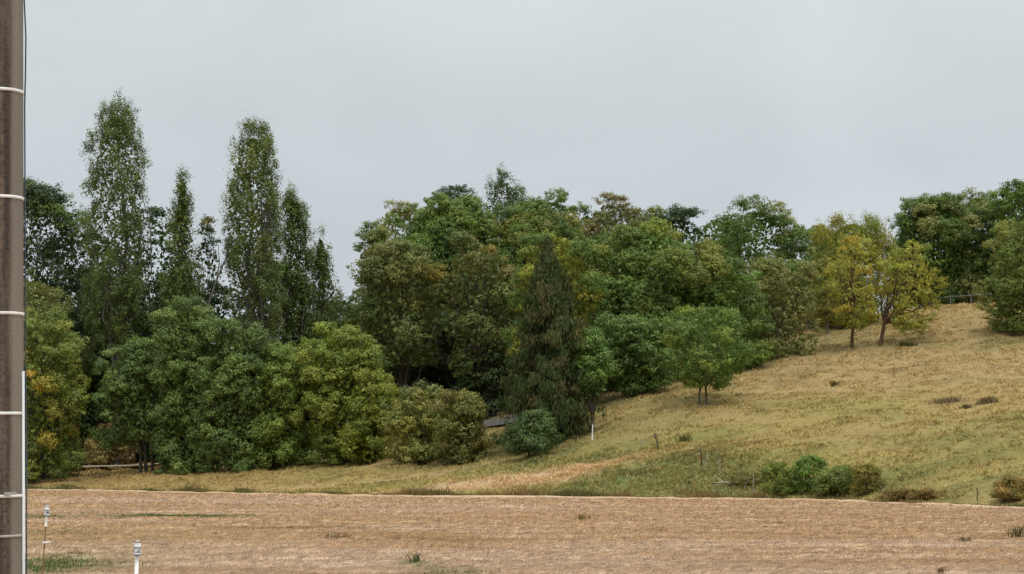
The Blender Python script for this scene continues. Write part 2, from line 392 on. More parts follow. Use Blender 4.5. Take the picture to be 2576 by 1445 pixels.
# ------------------------------------------------------------------ trees
def tube(path, rad, sides=7):
    P = np.asarray(path, float); n = len(P); T = np.gradient(P, axis=0); T /= np.linalg.norm(T, axis=1)[:, None]+1e-9
    ref = np.array([1., 0.1, 0]); A = np.cross(T, ref); A /= np.linalg.norm(A, axis=1)[:, None]+1e-9; B = np.cross(T, A)
    a = np.arange(sides)*2*math.pi/sides
    ring = P[:, None] + np.asarray(rad)[:, None, None]*(np.cos(a)[None, :, None]*A[:, None] + np.sin(a)[None, :, None]*B[:, None])
    V = ring.reshape(-1, 3); i = np.arange(n-1)[:, None]*sides + np.arange(sides)[None, :]; j = np.arange(n-1)[:, None]*sides + (np.arange(sides)[None, :]+1) % sides
    Fa = np.stack([i, j, j+sides, i+sides], -1).reshape(-1, 4)
    # caps
    capq = []
    for o in (0, (n-1)*sides):
        for q in range(1, sides-2, 2): capq.append([o, o+q, o+q+1, o+q+2])
    Fa = np.concatenate([Fa, np.array(capq)])
    return V, Fa, np.ones((len(V), 3))
def bent(p0, p1, rng, n=6, wob=.06, sag=0.0):
    p0 = np.asarray(p0, float); p1 = np.asarray(p1, float); t = np.linspace(0, 1, n)[:, None]
    P = p0 + (p1-p0)*t; L = np.linalg.norm(p1-p0)
    off = rng.normal(0, wob*L, (n, 3)); off[0] = 0; off[-1] = 0
    P = P + off*np.sin(t*math.pi); P[:, 2] += sag*L*np.sin(t[:, 0]*math.pi)
    return P
def prof(kind, t, H=1.0, R=1.0):
    t = np.clip(t, 0, 1)
    if kind in ('round', 'bush'):
        q = np.clip((1-t)*H/min(.95*R, H*.8), 0, 1); dome = np.sqrt(1-(1-q)**2)
        low = np.interp(t, [0, .1, .3], [.78, .92, 1]) if kind == 'round' else np.interp(t, [0, .15], [.93, 1])
        return np.clip(dome*low, .12, 1)
    if kind == 'round': return np.interp(t, [0, .15, .42, .68, .86, .96, 1], [.72, .92, 1, .93, .70, .42, .2])
    if kind == 'bush': return np.clip(1 - t**2.6, .02, 1)**.5*(.80 + .2*np.sin(np.clip(t*2.2, 0, 1)*math.pi/2))
    if kind == 'poplar': return np.clip(np.interp(t, [0, .12, .45, .7, .85, .95, 1], [.8, .9, 1, .95, .76, .52, .18]), .02, 1)
    if kind == 'spike': return np.clip(np.interp(t, [0, .2, .5, .75, 1], [.8, 1, .85, .5, .05]), .02, 1)
    if kind == 'egg': return np.clip(np.interp(t, [0, .15, .35, .6, .8, .93, 1], [.35, .85, 1, .9, .62, .33, .08]), .02, 1)
    if kind == 'umb': return np.clip(np.interp(t, [0, .2, .5, .75, .9, 1], [.4, .8, 1, .98, .8, .4]), .02, 1)
def leaves(rng, P, Nrm, size, asp=.62, droop=0.0):
    n = len(P)
    Nn = Nrm/np.linalg.norm(Nrm, axis=1)[:, None]
    r = rng.normal(0, 1, (n, 3)); A = np.cross(Nn, r); A /= np.linalg.norm(A, axis=1)[:, None]+1e-9
    if droop: A = A*(1-droop) + np.array([0, 0, -1.0])*droop; A /= np.linalg.norm(A, axis=1)[:, None]
    B = np.cross(Nn, A); B /= np.linalg.norm(B, axis=1)[:, None]+1e-9
    s = (size*rng.uniform(.6, 1.3, n))[:, None]
    fold = Nn*s*.12
    V = np.stack([P - A*s*.5, P + B*s*asp*.5 + fold, P + A*s*.5, P - B*s*asp*.5 + fold], 1).reshape(-1, 3)
    return V, np.arange(n)[:, None]*4 + np.arange(4)[None, :]
LEAFTOTAL = [0]; HUE = np.array([1.34, 1.10, .70])
def tree(name, label, cat, group, u, D, topv, hw, botv, kind='round', pal=((.06, .10, .03),), lobe=.30, nl=40, dens=1.0, leaf=.2,
         zf=.8, open_=0.0, trunk=None, trunks=1, bark=None, seed=0, depth=1.0, patch=None, skew=0.0, up=0.0, tv=None, lean=0.0, limb=True, csig=.15, base_u=None, bare=0.0):
    """u,topv,botv,hw describe the crown's outline (picture units at distance D); the plant stands on the terrain"""
    rng = np.random.default_rng(seed*977+int(u)*13+7)
    s = D/F
    top = unproj(u, topv, D); z0c = unproj(u, botv, D)[2]
    bu = u if base_u is None else base_u
    bp = unproj(bu, 1100, D); gz = float(meadow_z(np.array([bp[0]]), np.array([D]))[0]) if D > 60 else 0
    root = empty(name, (bp[0], D, gz), label, cat, group)
    cx = top[0]-bp[0]; R = hw*s; zt = top[2]-gz; zb = max(z0c-gz, .05) if kind != 'bush' else max(0.0, z0c-gz); H = zt-zb
    # lobes
    t = rng.random(nl*4); ang = rng.random(nl*4)*2*math.pi
    pr = prof(kind, t, H, R); k = rng.random(nl*4) < pr*.8+.2; t, ang, pr = t[k][:nl], ang[k][:nl], pr[k][:nl]
    an = 1 + .22*np.sin(ang*2+rng.random()*6) + .16*np.sin(ang*3+rng.random()*6)
    LR = lobe*R*rng.uniform(.42, 1.2, len(t))
    rad = np.maximum(pr*R*np.clip(an, .88, 1.2) - LR*.45, 0)*rng.uniform(.30, 1.0, len(t))**.4
    tz_ = zb + t*H
    LRz = LR*zf
    cz = np.clip(tz_, zb+LRz*.6, zt-LRz*.85)
    cxx = cx + rad*np.cos(ang) + skew*(1-t)*R + lean*(1-t)*R; cyy = rad*np.sin(ang)*depth
    Cn = np.stack([cxx, cyy, cz], 1)
    # clusters
    parts = []
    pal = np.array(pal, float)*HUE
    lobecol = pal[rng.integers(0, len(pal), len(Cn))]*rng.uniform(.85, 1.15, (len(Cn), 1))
    if patch is not None:   # autumn-coloured and darker green patches with a place of their own: (du,v,r,colour)
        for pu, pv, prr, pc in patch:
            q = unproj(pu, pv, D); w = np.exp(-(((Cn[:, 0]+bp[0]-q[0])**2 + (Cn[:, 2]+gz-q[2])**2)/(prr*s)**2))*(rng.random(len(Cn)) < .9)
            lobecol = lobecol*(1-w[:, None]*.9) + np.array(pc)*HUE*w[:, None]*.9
    area = 4*math.pi*LR**2*.8
    leaf = leaf*.84
    nleaf = np.maximum((area/(leaf*leaf*.35)*1.25*dens*(1-.6*open_)).astype(int), 16)
    mper = 26; open_ = open_*.6
    nc = np.maximum(nleaf//mper, 3)
    li = np.repeat(np.arange(len(Cn)), nc)
    rr_out = rng.random(len(li)) < .10
    d = rng.normal(0, 1, (len(li), 3)); d[:, 2] += .35; d /= np.linalg.norm(d, axis=1)[:, None]
    out = Cn[li] - np.array([cx, 0, zb+H*.35]); out /= np.linalg.norm(out, axis=1)[:, None]+1e-6
    flip = (np.sum(d*out, 1) < -.35) & (rng.random(len(li)) < .7); d[flip] *= -1
    rr = rng.uniform(.60, 1.12, len(li)); rr = np.where(rr_out, rng.uniform(1.12, 1.36, len(li)), rr)
    cp = Cn[li] + d*(LR[li]*rr)[:, None]*np.array([1, 1, zf])
    if up: # upswept sprays
        cp[:, 2] += rng.uniform(-1, 1, len(li))*LR[li]*up
    # few leaves grow deep inside the crown
    tn = (cp[:, 2]-zb)/H; rn = np.hypot(cp[:, 0]-cx-(skew+lean)*(1-tn)*R, cp[:, 1]/depth)/(R*prof(kind, tn, H, R)+.01)
    kk = ~((rn < .60) & (tn < .80) & (rng.random(len(cp)) < .8)) & ~((cp[:, 1] > .25*R) & (rng.random(len(cp)) < .5))
    cp, d, li = cp[kk], d[kk], li[kk]
    # erode with 3D noise for gaps
    nzv = vn.fbm((cp+bp[0]*.37+seed)/(.9+R*.12), 2)
    keep = nzv > np.quantile(nzv, min(.62*open_+.03, .6)); cp, d, li = cp[keep], d[keep], li[keep]
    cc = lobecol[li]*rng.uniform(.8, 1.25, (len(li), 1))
    ci = np.repeat(np.arange(len(cp)), mper)
    sg = (.045 + leaf*.75)*rng.uniform(.7, 1.3, len(cp))[ci]
    off = np.clip(rng.normal(0, 1, (len(ci), 3)), -1.9, 1.9)*sg[:, None]*np.array([1, 1, .6 if not up else 1.5])
    P = cp[ci] + off
    cn = d*.45 + np.array([0, 0, .45]) + rng.normal(0, .2, (len(cp), 3)); nn = cn[ci] + off/sg[:, None]*.65 + rng.normal(0, .22, (len(ci), 3))
    lc = cc[ci]*rng.uniform(.9, 1.12, (len(ci), 1))*(1 + rng.normal(0, .04, (len(ci), 3)))
    P[:, 2] = np.maximum(P[:, 2], .02)
    V, Fa = leaves(rng, P, nn, leaf)
    parts.append((V, Fa, np.repeat(lc, 4, 0)))
    # inner foliage
    if bare < 1:
        ni = int(len(P)*.13*(1-open_)*(1-bare)); t2 = rng.random(ni); a2 = rng.random(ni)*2*math.pi
        r2 = prof(kind, t2, H, R)*R*.78*rng.random(ni)**.4
        Pi = np.stack([cx + r2*np.cos(a2)+(skew+lean)*(1-t2)*R, r2*np.sin(a2)*depth, zb+.03*H+t2*H*.9], 1)
        V, Fa = leaves(rng, Pi, rng.normal(0, 1, (ni, 3)), leaf*2.3)
        parts.append((V, Fa, np.repeat(np.repeat(pal[:1], ni, 0)*rng.uniform(.7, 1.1, (ni, 1)), 4, 0)))
    V, Fa, Cc = merge(parts); LEAFTOTAL[0] += len(Fa)
    cr = obj('crown' if cat == 'tree' else 'foliage', mesh_np('crown', V, Fa, Cc), root, M_leaf)
    # trunk and limbs
    tr = trunk if trunk else max(.05, R*.055)
    parts = []
    for q in range(trunks):
        o = np.array([rng.uniform(-.25, .25) if trunks > 1 else 0, rng.uniform(-.2, .2) if trunks > 1 else 0, -.15])
        if trunks > 1: o[0] = (q-(trunks-1)/2)*max(.48, R*.10)
        tp = np.array([cx*.8 + (rng.uniform(-.3, .3)*R if trunks > 1 else 0), rng.uniform(-.2, .2), zb+H*(.8 if not up else .93)])
        path = bent(o, tp, rng, 9, .018); path = np.vstack([path[0], path[0]*.6+path[1]*.4, path[1:]]) 
        rads = tr*np.linspace(1, .12, len(path)); rads[0] *= 1.35
        parts.append(tube(path, rads))
        if limb:
            idx = rng.choice(len(Cn), min(len(Cn), 26 if not up else 30), replace=False)
            for c in Cn[idx[q::trunks]]:
                f_ = np.clip((c[2]/max(zt, .1))*rng.uniform(.45, .8), .33, .9)*len(path)
                a0 = path[int(min(f_, len(path)-2))]
                L = np.linalg.norm(c-a0); r0 = tr*(1-min(f_, 9)/12)*.38
                parts.append(tube(bent(a0, c, rng, 5, .06, .05), r0*np.linspace(1, .25, 5)+.012, 5))
    V, Fa, Cc = merge(parts)
    obj('trunk' if cat == 'tree' else 'stem', mesh_np('trunk', V, Fa, None, True), root, bark or M_bark)
    return root

# palettes
DK = [(.028, .056, .023), (.037, .07, .027), (.025, .05, .023)]
MID = [(.06, .115, .03), (.075, .13, .032), (.05, .10, .032)]
BRT = [(.075, .14, .038), (.088, .15, .04), (.065, .12, .036)]
OLV = [(.10, .125, .035), (.115, .13, .04), (.085, .11, .035)]
YEL = [(.13, .165, .03), (.15, .17, .03), (.10, .15, .035)]
GLD = [(.20, .225, .05), (.18, .22, .048), (.235, .22, .055), (.155, .195, .045)]
BRN = [(.082, .112, .042), (.07, .115, .04), (.06, .10, .036), (.10, .11, .046)]
POP = [(.065, .105, .04), (.075, .12, .04), (.055, .09, .036)]
GRY = [(.12, .15, .065), (.10, .135, .055), (.135, .155, .07)]
WB = 'broadleaf trees of the wood behind the meadow'; PG = 'poplars standing above the wood'; HG = 'bushes of the hedge behind the stubble field'
HE = 'trees on the edge of the hillside meadow'; RG = 'trees on the crest at the right'

# --- far left, behind the pole
tree('oak_tree', 'dark green tree with small sky gaps, directly right of the pole top band', 'tree', WB, 92, 168, 462, 135, 900, 'round', DK+MID[:1], nl=60, open_=.45, leaf=.24, seed=1)
tree('oak_tree', 'dark tree filling the space at the foot of the tallest poplar', 'tree', WB, 225, 172, 560, 100, 980, 'round', DK, nl=50, open_=.3, leaf=.26, seed=2)
tree('oak_tree', 'dark tree between the tallest poplar and the narrow poplar', 'tree', WB, 372, 170, 515, 82, 980, 'round', DK+MID[:1], nl=50, open_=.25, leaf=.26, seed=3)
tree('oak_tree', 'ragged thin topped tree left of the leaning bare trunk', 'tree', WB, 525, 174, 545, 62, 960, 'egg', DK+[(.08, .09, .03)], nl=36, open_=.5, leaf=.24, seed=4)
tree('oak_tree', 'low dark tree under the second tallest poplar', 'tree', WB, 690, 166, 640, 95, 980, 'round', DK+MID[:1], nl=44, open_=.3, leaf=.26, seed=5)
tree('oak_tree', 'low dark tree seen through the gap right of the poplars', 'tree', WB, 862, 185, 745, 75, 950, 'round', DK, nl=30, open_=.2, leaf=.26, seed=6)
tree('oak_tree', 'low dark tree closing the wood below the two right hand poplars', 'tree', WB, 790, 176, 790, 80, 1010, 'round', DK, nl=30, open_=.1, leaf=.28, seed=7)
tree('oak_tree', 'grey green tree behind the orange flecked maple at the pole', 'tree', WB, 88, 158, 692, 92, 960, 'round', [(.10, .13, .05), (.08, .11, .045)], nl=40, open_=.1, leaf=.22, seed=8)
tree('oak_tree', 'dark low tree above the gap with the farm track', 'tree', WB, 285, 166, 720, 130, 1160, 'bush', DK, nl=50, open_=0, leaf=.28, seed=9)
tree('oak_tree', 'very dark low tree behind the top of the big hazel bush', 'tree', WB, 470, 162, 690, 130, 1160, 'bush', DK, nl=50, open_=.05, leaf=.28, seed=10)
# --- poplars
tree('poplar_tree', 'tallest poplar with full oval head left of all the others', 'tree', PG, 298, 160, 256, 86, 900, 'poplar', POP, lobe=.26, nl=130, open_=.36, dens=1.15, leaf=.18, zf=1.5, up=.8, trunk=.32, bark=M_palebark, seed=11, csig=.1)
tree('poplar_tree', 'narrow pointed poplar between the two tallest ones', 'tree', PG, 460, 158, 430, 50, 900, 'spike', POP, lobe=.36, nl=90, open_=.25, leaf=.19, zf=1.6, up=.9, trunk=.24, bark=M_palebark, seed=12, csig=.1)
tree('poplar_tree', 'second tallest poplar with sparse twiggy left side', 'tree', PG, 636, 156, 310, 84, 900, 'poplar', POP+[(.09, .12, .035)], lobe=.26, nl=125, open_=.36, dens=1.15, leaf=.18, zf=1.5, up=.8, trunk=.34, bark=M_palebark, seed=13, csig=.1, skew=.12)
tree('poplar_tree', 'slim dense poplar right of the second tallest poplar', 'tree', PG, 744, 164, 480, 42, 950, 'poplar', POP, lobe=.40, nl=90, open_=.15, leaf=.19, zf=1.8, up=1.0, trunk=.22, bark=M_palebark, seed=14, csig=.1, skew=.12)
tree('poplar_tree', 'shortest poplar with open lower crown at the right end', 'tree', PG, 808, 166, 584, 54, 900, 'spike', POP, lobe=.30, nl=70, open_=.3, leaf=.19, zf=1.6, up=1.0, trunk=.2, bark=M_palebark, seed=15, csig=.1, skew=.05)
# --- centre wood, rear row
tree('ash_tree', 'pale green open topped tree at the left shoulder of the wood', 'tree', WB, 1000, 178, 502, 95, 900, 'round', GRY+MID[:1], nl=56, open_=.4, leaf=.22, seed=21)
tree('oak_tree', 'dark tree whose tufted top shows behind the bright oak', 'tree', WB, 1140, 186, 468, 85, 900, 'umb', DK, nl=46, open_=.3, leaf=.22, seed=22, zf=1.1)
tree('poplar_tree', 'dark fan topped poplar, highest point of the central wood', 'tree', PG, 1266, 188, 428, 80, 900, 'poplar', [(.045, .08, .035), (.05, .09, .035)], nl=80, lobe=.24, open_=.35, leaf=.2, zf=1.4, up=.7, seed=23)
tree('oak_tree', 'green tree right of the fan topped poplar', 'tree', WB, 1385, 182, 483, 112, 900, 'round', MID, nl=50, open_=.25, leaf=.23, seed=24)
tree('ash_tree', 'sparse reddish brown topped tree in the middle of the wood', 'tree', WB, 1548, 180, 488, 95, 900, 'umb', [(.09, .105, .045), (.075, .105, .042), (.105, .108, .05)], nl=70, open_=.45, leaf=.19, seed=25)
tree('oak_tree', 'dark tree peeping over the big bright oak', 'tree', WB, 1705, 182, 528, 120, 900, 'round', DK+MID[:1], nl=46, open_=.3, leaf=.23, seed=26)
tree('ash_tree', 'light green tree with many sky gaps in the top right of the wood', 'tree', WB, 1900, 178, 512, 140, 880, 'round', MID+GRY[:1], nl=70, open_=.55, leaf=.21, seed=27)
tree('ash_tree', 'smaller gappy tree left of the yellow topped locust', 'tree', WB, 2015, 176, 560, 95, 860, 'round', MID+DK[:1], nl=44, open_=.5, leaf=.21, seed=28)
for u_, tv_, hw_, lb in ((1470, 520, 80, 'green rear tree filling the skyline just left of the sparse reddish topped tree'), (1628, 527, 80, 'green rear tree filling the skyline just right of the sparse reddish topped tree'),
                         (1800, 532, 90, 'rear tree on the skyline between the peeping dark tree and the gappy light green tree'), (2085, 572, 80, 'rear tree whose low top fills the skyline left of the yellow topped locust')):
    tree('oak_tree', lb, 'tree', WB, u_, 184, tv_, hw_, 900, 'round', MID+DK[:1]+OLV[:1], nl=46, open_=.2, leaf=.22, seed=u_)
# --- centre wood, middle row
tree('oak_tree', 'left end tree of the central wood with feathery pale edge', 'tree', WB, 945, 166, 560, 75, 860, 'egg', GRY+MID, nl=46, open_=.45, leaf=.2, seed=31)
tree('oak_tree', 'round bright green oak under the tufted dark top', 'tree', WB, 1120, 166, 500, 135, 860, 'round', MID+BRT[:1], nl=80, open_=.05, leaf=.22, seed=32)
tree('oak_tree', 'broad olive green oak beneath the fan topped poplar', 'tree', WB, 1330, 168, 512, 140, 870, 'round', OLV+MID, nl=80, open_=.08, leaf=.22, seed=33)
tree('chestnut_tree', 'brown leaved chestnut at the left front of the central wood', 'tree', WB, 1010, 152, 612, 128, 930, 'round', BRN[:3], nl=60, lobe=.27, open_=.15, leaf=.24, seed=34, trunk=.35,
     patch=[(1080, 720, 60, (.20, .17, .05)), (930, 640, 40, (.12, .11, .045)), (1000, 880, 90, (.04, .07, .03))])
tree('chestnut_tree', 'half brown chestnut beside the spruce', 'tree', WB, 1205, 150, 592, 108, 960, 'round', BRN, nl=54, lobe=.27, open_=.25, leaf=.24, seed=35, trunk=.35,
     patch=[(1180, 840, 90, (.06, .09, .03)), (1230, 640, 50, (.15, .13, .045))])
tree('beech_tree', 'very dark low beech under the chestnuts', 'tree', WB, 1150, 158, 790, 115, 1160, 'bush', [(.028, .05, .022), (.035, .06, .026)], nl=60, open_=.0, leaf=.26, seed=36)  # understory shade is put into the leaf colour of these low beeches
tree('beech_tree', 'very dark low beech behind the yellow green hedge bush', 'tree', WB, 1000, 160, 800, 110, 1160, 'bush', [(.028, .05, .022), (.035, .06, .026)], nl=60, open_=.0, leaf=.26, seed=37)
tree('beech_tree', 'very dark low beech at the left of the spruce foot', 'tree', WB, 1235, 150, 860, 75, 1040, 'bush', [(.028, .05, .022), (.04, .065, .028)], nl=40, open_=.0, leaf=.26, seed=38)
tree('maple_tree', 'lime green young tree whose top surrounds the spruce tip', 'tree', WB, 1400, 140, 572, 110, 960, 'round', YEL+MID[:1], nl=56, open_=.15, leaf=.19, seed=39)
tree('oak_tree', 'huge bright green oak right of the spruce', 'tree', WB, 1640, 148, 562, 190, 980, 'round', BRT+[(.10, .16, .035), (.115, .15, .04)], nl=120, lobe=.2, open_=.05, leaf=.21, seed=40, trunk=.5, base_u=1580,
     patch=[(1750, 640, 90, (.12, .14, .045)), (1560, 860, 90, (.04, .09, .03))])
tree('oak_tree', 'bright green oak overlapping the right flank of the huge oak', 'tree', WB, 1800, 146, 640, 110, 950, 'round', BRT+MID, nl=64, lobe=.25, open_=.05, leaf=.2, seed=41)
tree('willow_tree', 'grey olive willow with drooping branches reaching the meadow', 'tree', WB, 1945, 150, 650, 95, 905, 'round', GRY, nl=60, lobe=.25, open_=.1, leaf=.18, zf=1.2, seed=42, skew=.1)
tree('maple_tree', 'low dark green maple hiding the base of the huge oak', 'tree', WB, 1600, 137, 800, 100, 985, 'umb', [(.07, .13, .04), (.055, .11, .035)], nl=50, open_=.1, leaf=.2, seed=43, trunk=.16, base_u=1582, bark=M_palebark)
tree('maple_tree', 'narrow mid green maple against the right side of the spruce', 'tree', WB, 1492, 126, 830, 48, 1005, 'egg', [(.06, .12, .035), (.07, .14, .04)], nl=40, lobe=.38, open_=.1, leaf=.19, seed=44)
tree('beech_tree', 'black green low tree in the shade behind the spruce', 'tree', WB, 1540, 158, 800, 90, 1000, 'bush', [(.03, .055, .024)], nl=40, open_=.0, leaf=.26, seed=45)  # under-canopy darkness painted into the leaves, here and in the next tree
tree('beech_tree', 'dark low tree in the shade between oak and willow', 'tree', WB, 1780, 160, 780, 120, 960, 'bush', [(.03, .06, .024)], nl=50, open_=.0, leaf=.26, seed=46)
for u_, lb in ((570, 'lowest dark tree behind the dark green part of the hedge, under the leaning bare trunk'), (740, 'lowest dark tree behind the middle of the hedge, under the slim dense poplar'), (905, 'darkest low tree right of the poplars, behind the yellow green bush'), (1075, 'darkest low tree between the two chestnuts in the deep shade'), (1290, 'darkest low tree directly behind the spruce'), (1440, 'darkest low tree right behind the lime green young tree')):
    tree('beech_tree', lb, 'tree', WB, u_, 180, 780 if u_ > 900 else 900, 125, 1160, 'bush', [(.028, .05, .022)], nl=50, leaf=.3, seed=u_)  # deep shade at the back of the wood carried by the dark leaf colour
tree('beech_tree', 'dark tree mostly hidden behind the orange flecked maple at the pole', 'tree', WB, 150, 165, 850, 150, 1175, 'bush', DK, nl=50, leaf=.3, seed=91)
# --- edge of the hillside meadow
tree('field_maple', 'small twin stemmed green tree standing in front of the wood', 'tree', HE, 1784, 128, 775, 116, 966, 'umb', BRT+[(.11, .17, .035)], nl=54, lobe=.25, open_=.42, leaf=.17, seed=53, trunks=2, trunk=.10, skew=-.08, base_u=1770, bark=M_palebark)
tree('locust_tree', 'yellow green pointed top tree behind the two golden trees', 'tree', HE, 2145, 164, 548, 98, 830, 'round', YEL+[(.12, .15, .04)], nl=64, open_=.35, leaf=.18, zf=1.2, up=.5, seed=52)
tree('locust_tree', 'golden green tree with upright dark trunk', 'tree', HE, 2142, 150, 598, 74, 826, 'umb', GLD+YEL[:1], nl=56, lobe=.26, open_=.6, leaf=.16, seed=53, base_u=2147, trunk=.16, bark=M_redbark)
tree('locust_tree', 'golden tree with leaning forked trunk and drooping right side', 'tree', HE, 2278, 150, 612, 80, 834, 'umb', GLD[:2]+YEL, nl=58, lobe=.26, open_=.6, leaf=.16, seed=54, base_u=2217, trunk=.2, bark=M_redbark, skew=.1)
tree('birch_tree', 'thin pale stemmed tree left of the golden trees', 'tree', HE, 2078, 160, 640, 38, 800, 'egg', YEL+OLV, nl=34, lobe=.4, open_=.35, leaf=.17, seed=55, base_u=2085, trunk=.1, bark=M_palebark)
tree('oak_tree', 'small dark stemmed tree beside the far grey gate', 'tree', HE, 2030, 168, 650, 58, 805, 'umb', MID, nl=36, lobe=.36, open_=.3, leaf=.19, seed=56, base_u=2048, trunk=.12)
# --- crest at the right
tree('oak_tree', 'rounded dark green tree on the crest right of the golden tree', 'tree', RG, 2350, 188, 498, 112, 762, 'round', MID+GRY[:1], nl=80, open_=.12, leaf=.23, seed=61)
tree('oak_tree', 'open topped tree second from the right edge on the crest', 'tree', RG, 2462, 190, 480, 92, 762, 'round', MID+GRY[:1], nl=60, open_=.3, leaf=.23, seed=62)
tree('oak_tree', 'tall dark tree cut by the right edge on the crest', 'tree', RG, 2570, 186, 458, 92, 770, 'round', MID+DK[:1], nl=60, open_=.15, leaf=.24, seed=63)
tree('oak_tree', 'light green tree in the meadow cut by the right edge', 'tree', RG, 2585, 150, 560, 108, 842, 'round', [(.09, .135, .04), (.075, .12, .035), (.11, .14, .045)], nl=80, lobe=.25, open_=.2, leaf=.18, seed=64, base_u=2590)
tree('oak_tree', 'dark low tree between golden tree and crest fence', 'tree', RG, 2270, 192, 580, 60, 790, 'egg', MID, nl=36, open_=.2, leaf=.24, seed=65)
tree('beech_tree', 'dark undergrowth tree behind the crest fence', 'tree', RG, 2420, 196, 640, 110, 790, 'bush', DK, nl=50, open_=0, leaf=.28, seed=66)

# --- hedge bushes
tree('maple_bush', 'orange flecked yellow green maple bush next to the pole', 'bush', HG, 104, 143, 778, 130, 1200, 'bush', [(.095, .145, .04), (.08, .13, .038), (.118, .15, .042)], nl=120, lobe=.2, leaf=.19, seed=71, trunks=3,
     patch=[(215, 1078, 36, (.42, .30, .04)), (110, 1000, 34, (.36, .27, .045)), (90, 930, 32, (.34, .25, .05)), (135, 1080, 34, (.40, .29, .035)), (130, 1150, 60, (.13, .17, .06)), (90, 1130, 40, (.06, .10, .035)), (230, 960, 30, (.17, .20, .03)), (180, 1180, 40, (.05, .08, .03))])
tree('hazel_bush', 'dark green bush at the left end of the big hedge beside the gap', 'bush', HG, 350, 143, 858, 94, 1118, 'round', [(.066, .12, .044), (.055, .105, .04), (.082, .138, .05)], nl=80, lobe=.25, leaf=.19, seed=72, trunks=3, base_u=370)
tree('hazel_bush', 'tallest dark green hedge bush with two heads', 'bush', HG, 470, 141, 752, 82, 1195, 'bush', [(.07, .125, .046), (.06, .11, .04), (.088, .145, .052)], nl=110, lobe=.3, leaf=.19, seed=73, trunks=3)
tree('hazel_bush', 'broad dark green hedge bush right of the tallest one', 'bush', HG, 600, 140, 806, 95, 1195, 'bush', [(.072, .125, .046), (.06, .11, .042), (.09, .145, .052)], nl=110, lobe=.27, leaf=.19, seed=74, trunks=3)
tree('hazel_bush', 'mid green hedge bush where the hedge turns yellowish', 'bush', HG, 705, 140, 872, 85, 1190, 'bush', [(.09, .15, .042), (.078, .135, .04), (.105, .165, .042)], nl=90, lobe=.28, leaf=.19, seed=75, trunks=3)
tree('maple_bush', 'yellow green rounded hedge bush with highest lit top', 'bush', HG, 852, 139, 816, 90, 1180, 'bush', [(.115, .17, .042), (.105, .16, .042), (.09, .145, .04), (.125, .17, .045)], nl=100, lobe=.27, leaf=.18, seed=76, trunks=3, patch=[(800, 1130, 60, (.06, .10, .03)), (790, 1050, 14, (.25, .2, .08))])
tree('maple_bush', 'lower right shoulder of yellow green bushes', 'bush', HG, 935, 137, 935, 70, 1182, 'bush', [(.11, .155, .032), (.09, .14, .032), (.13, .165, .035)], nl=70, lobe=.3, leaf=.18, seed=77, trunks=2)
tree('dogwood_bush', 'variegated pale leaved bush in the lower hedge', 'bush', HG, 1045, 132, 962, 78, 1182, 'bush', [(.16, .19, .08), (.10, .145, .05), (.065, .10, .04), (.155, .185, .06)], nl=80, lobe=.26, leaf=.17, seed=78, trunks=2, open_=.1)
tree('thorn_bush', 'olive brown bush with spiky twigs ending the hedge', 'bush', HG, 1158, 128, 985, 68, 1180, 'bush', [(.095, .122, .042), (.11, .125, .045), (.08, .11, .04), (.10, .11, .042)], nl=70, lobe=.28, leaf=.16, seed=79, trunks=3, open_=.1)
tree('laurel_bush', 'dark glossy bush at the foot of the spruce', 'bush', HG, 1340, 122.5, 1036, 68, 1132, 'bush', [(.034, .066, .024), (.048, .09, .03), (.028, .055, .02)], nl=60, open_=.25, lobe=.3, leaf=.16, seed=80, trunks=2)
RH = 'low shrubs on the bank behind the stubble field'
tree('bramble_bush', 'low mid green shrub at the left of the three on the bank', 'bush', RH, 1958, 104, 1166, 58, 1256, 'bush', [(.10, .14, .03), (.08, .125, .03)], nl=50, lobe=.22, leaf=.11, seed=81, trunks=3, trunk=.03, open_=.3)
tree('bramble_bush', 'brightest and tallest green shrub on the bank', 'bush', RH, 2038, 103, 1146, 52, 1256, 'bush', [(.07, .14, .03), (.06, .12, .03)], nl=50, lobe=.24, leaf=.11, seed=82, trunks=3, trunk=.03, open_=.3)
tree('bramble_bush', 'low open shrub between the tall green shrub and the olive one', 'bush', RH, 2112, 101, 1176, 62, 1260, 'bush', [(.085, .13, .035), (.07, .10, .03)], nl=40, lobe=.3, leaf=.11, seed=83, trunks=3, trunk=.03, open_=.3)
tree('thorn_bush', 'upright olive brown shrub at the right of the bank group', 'bush', RH, 2180, 99, 1166, 40, 1262, 'bush', [(.12, .12, .035), (.10, .11, .03)], nl=46, lobe=.28, leaf=.10, seed=84, trunks=3, trunk=.03, open_=.3)
tree('thorn_bush', 'brownish shrub on the bank cut by the right edge', 'bush', RH, 2545, 88.5, 1200, 52, 1285, 'bush', [(.14, .11, .04), (.11, .11, .035), (.17, .13, .05)], nl=50, lobe=.28, leaf=.09, seed=85, trunks=3, trunk=.03, open_=.35)
tree('bramble_bush', 'faint grey green shrub left of the bank group among dead sticks', 'bush', RH, 1880, 107, 1180, 46, 1245, 'bush', [(.15, .16, .07), (.12, .14, .06)], nl=36, lobe=.3, leaf=.10, seed=86, trunks=2, trunk=.03, open_=.5)
tree('thorn_bush', 'knee high brown thicket right of the bank group', 'bush', RH, 2300, 94, 1232, 90, 1270, 'bush', [(.13, .10, .04), (.10, .095, .035)], nl=50, lobe=.14, leaf=.09, seed=87, trunks=3, trunk=.02, open_=.2, depth=.3)
tree('thorn_bush', 'pale dry scrub seen through the gap by the farm track', 'bush', HG, 285, 161, 1068, 75, 1170, 'bush', [(.22, .20, .11), (.17, .17, .09), (.15, .13, .08)], nl=50, lobe=.25, leaf=.16, seed=88, trunks=3, trunk=.03, open_=.2)

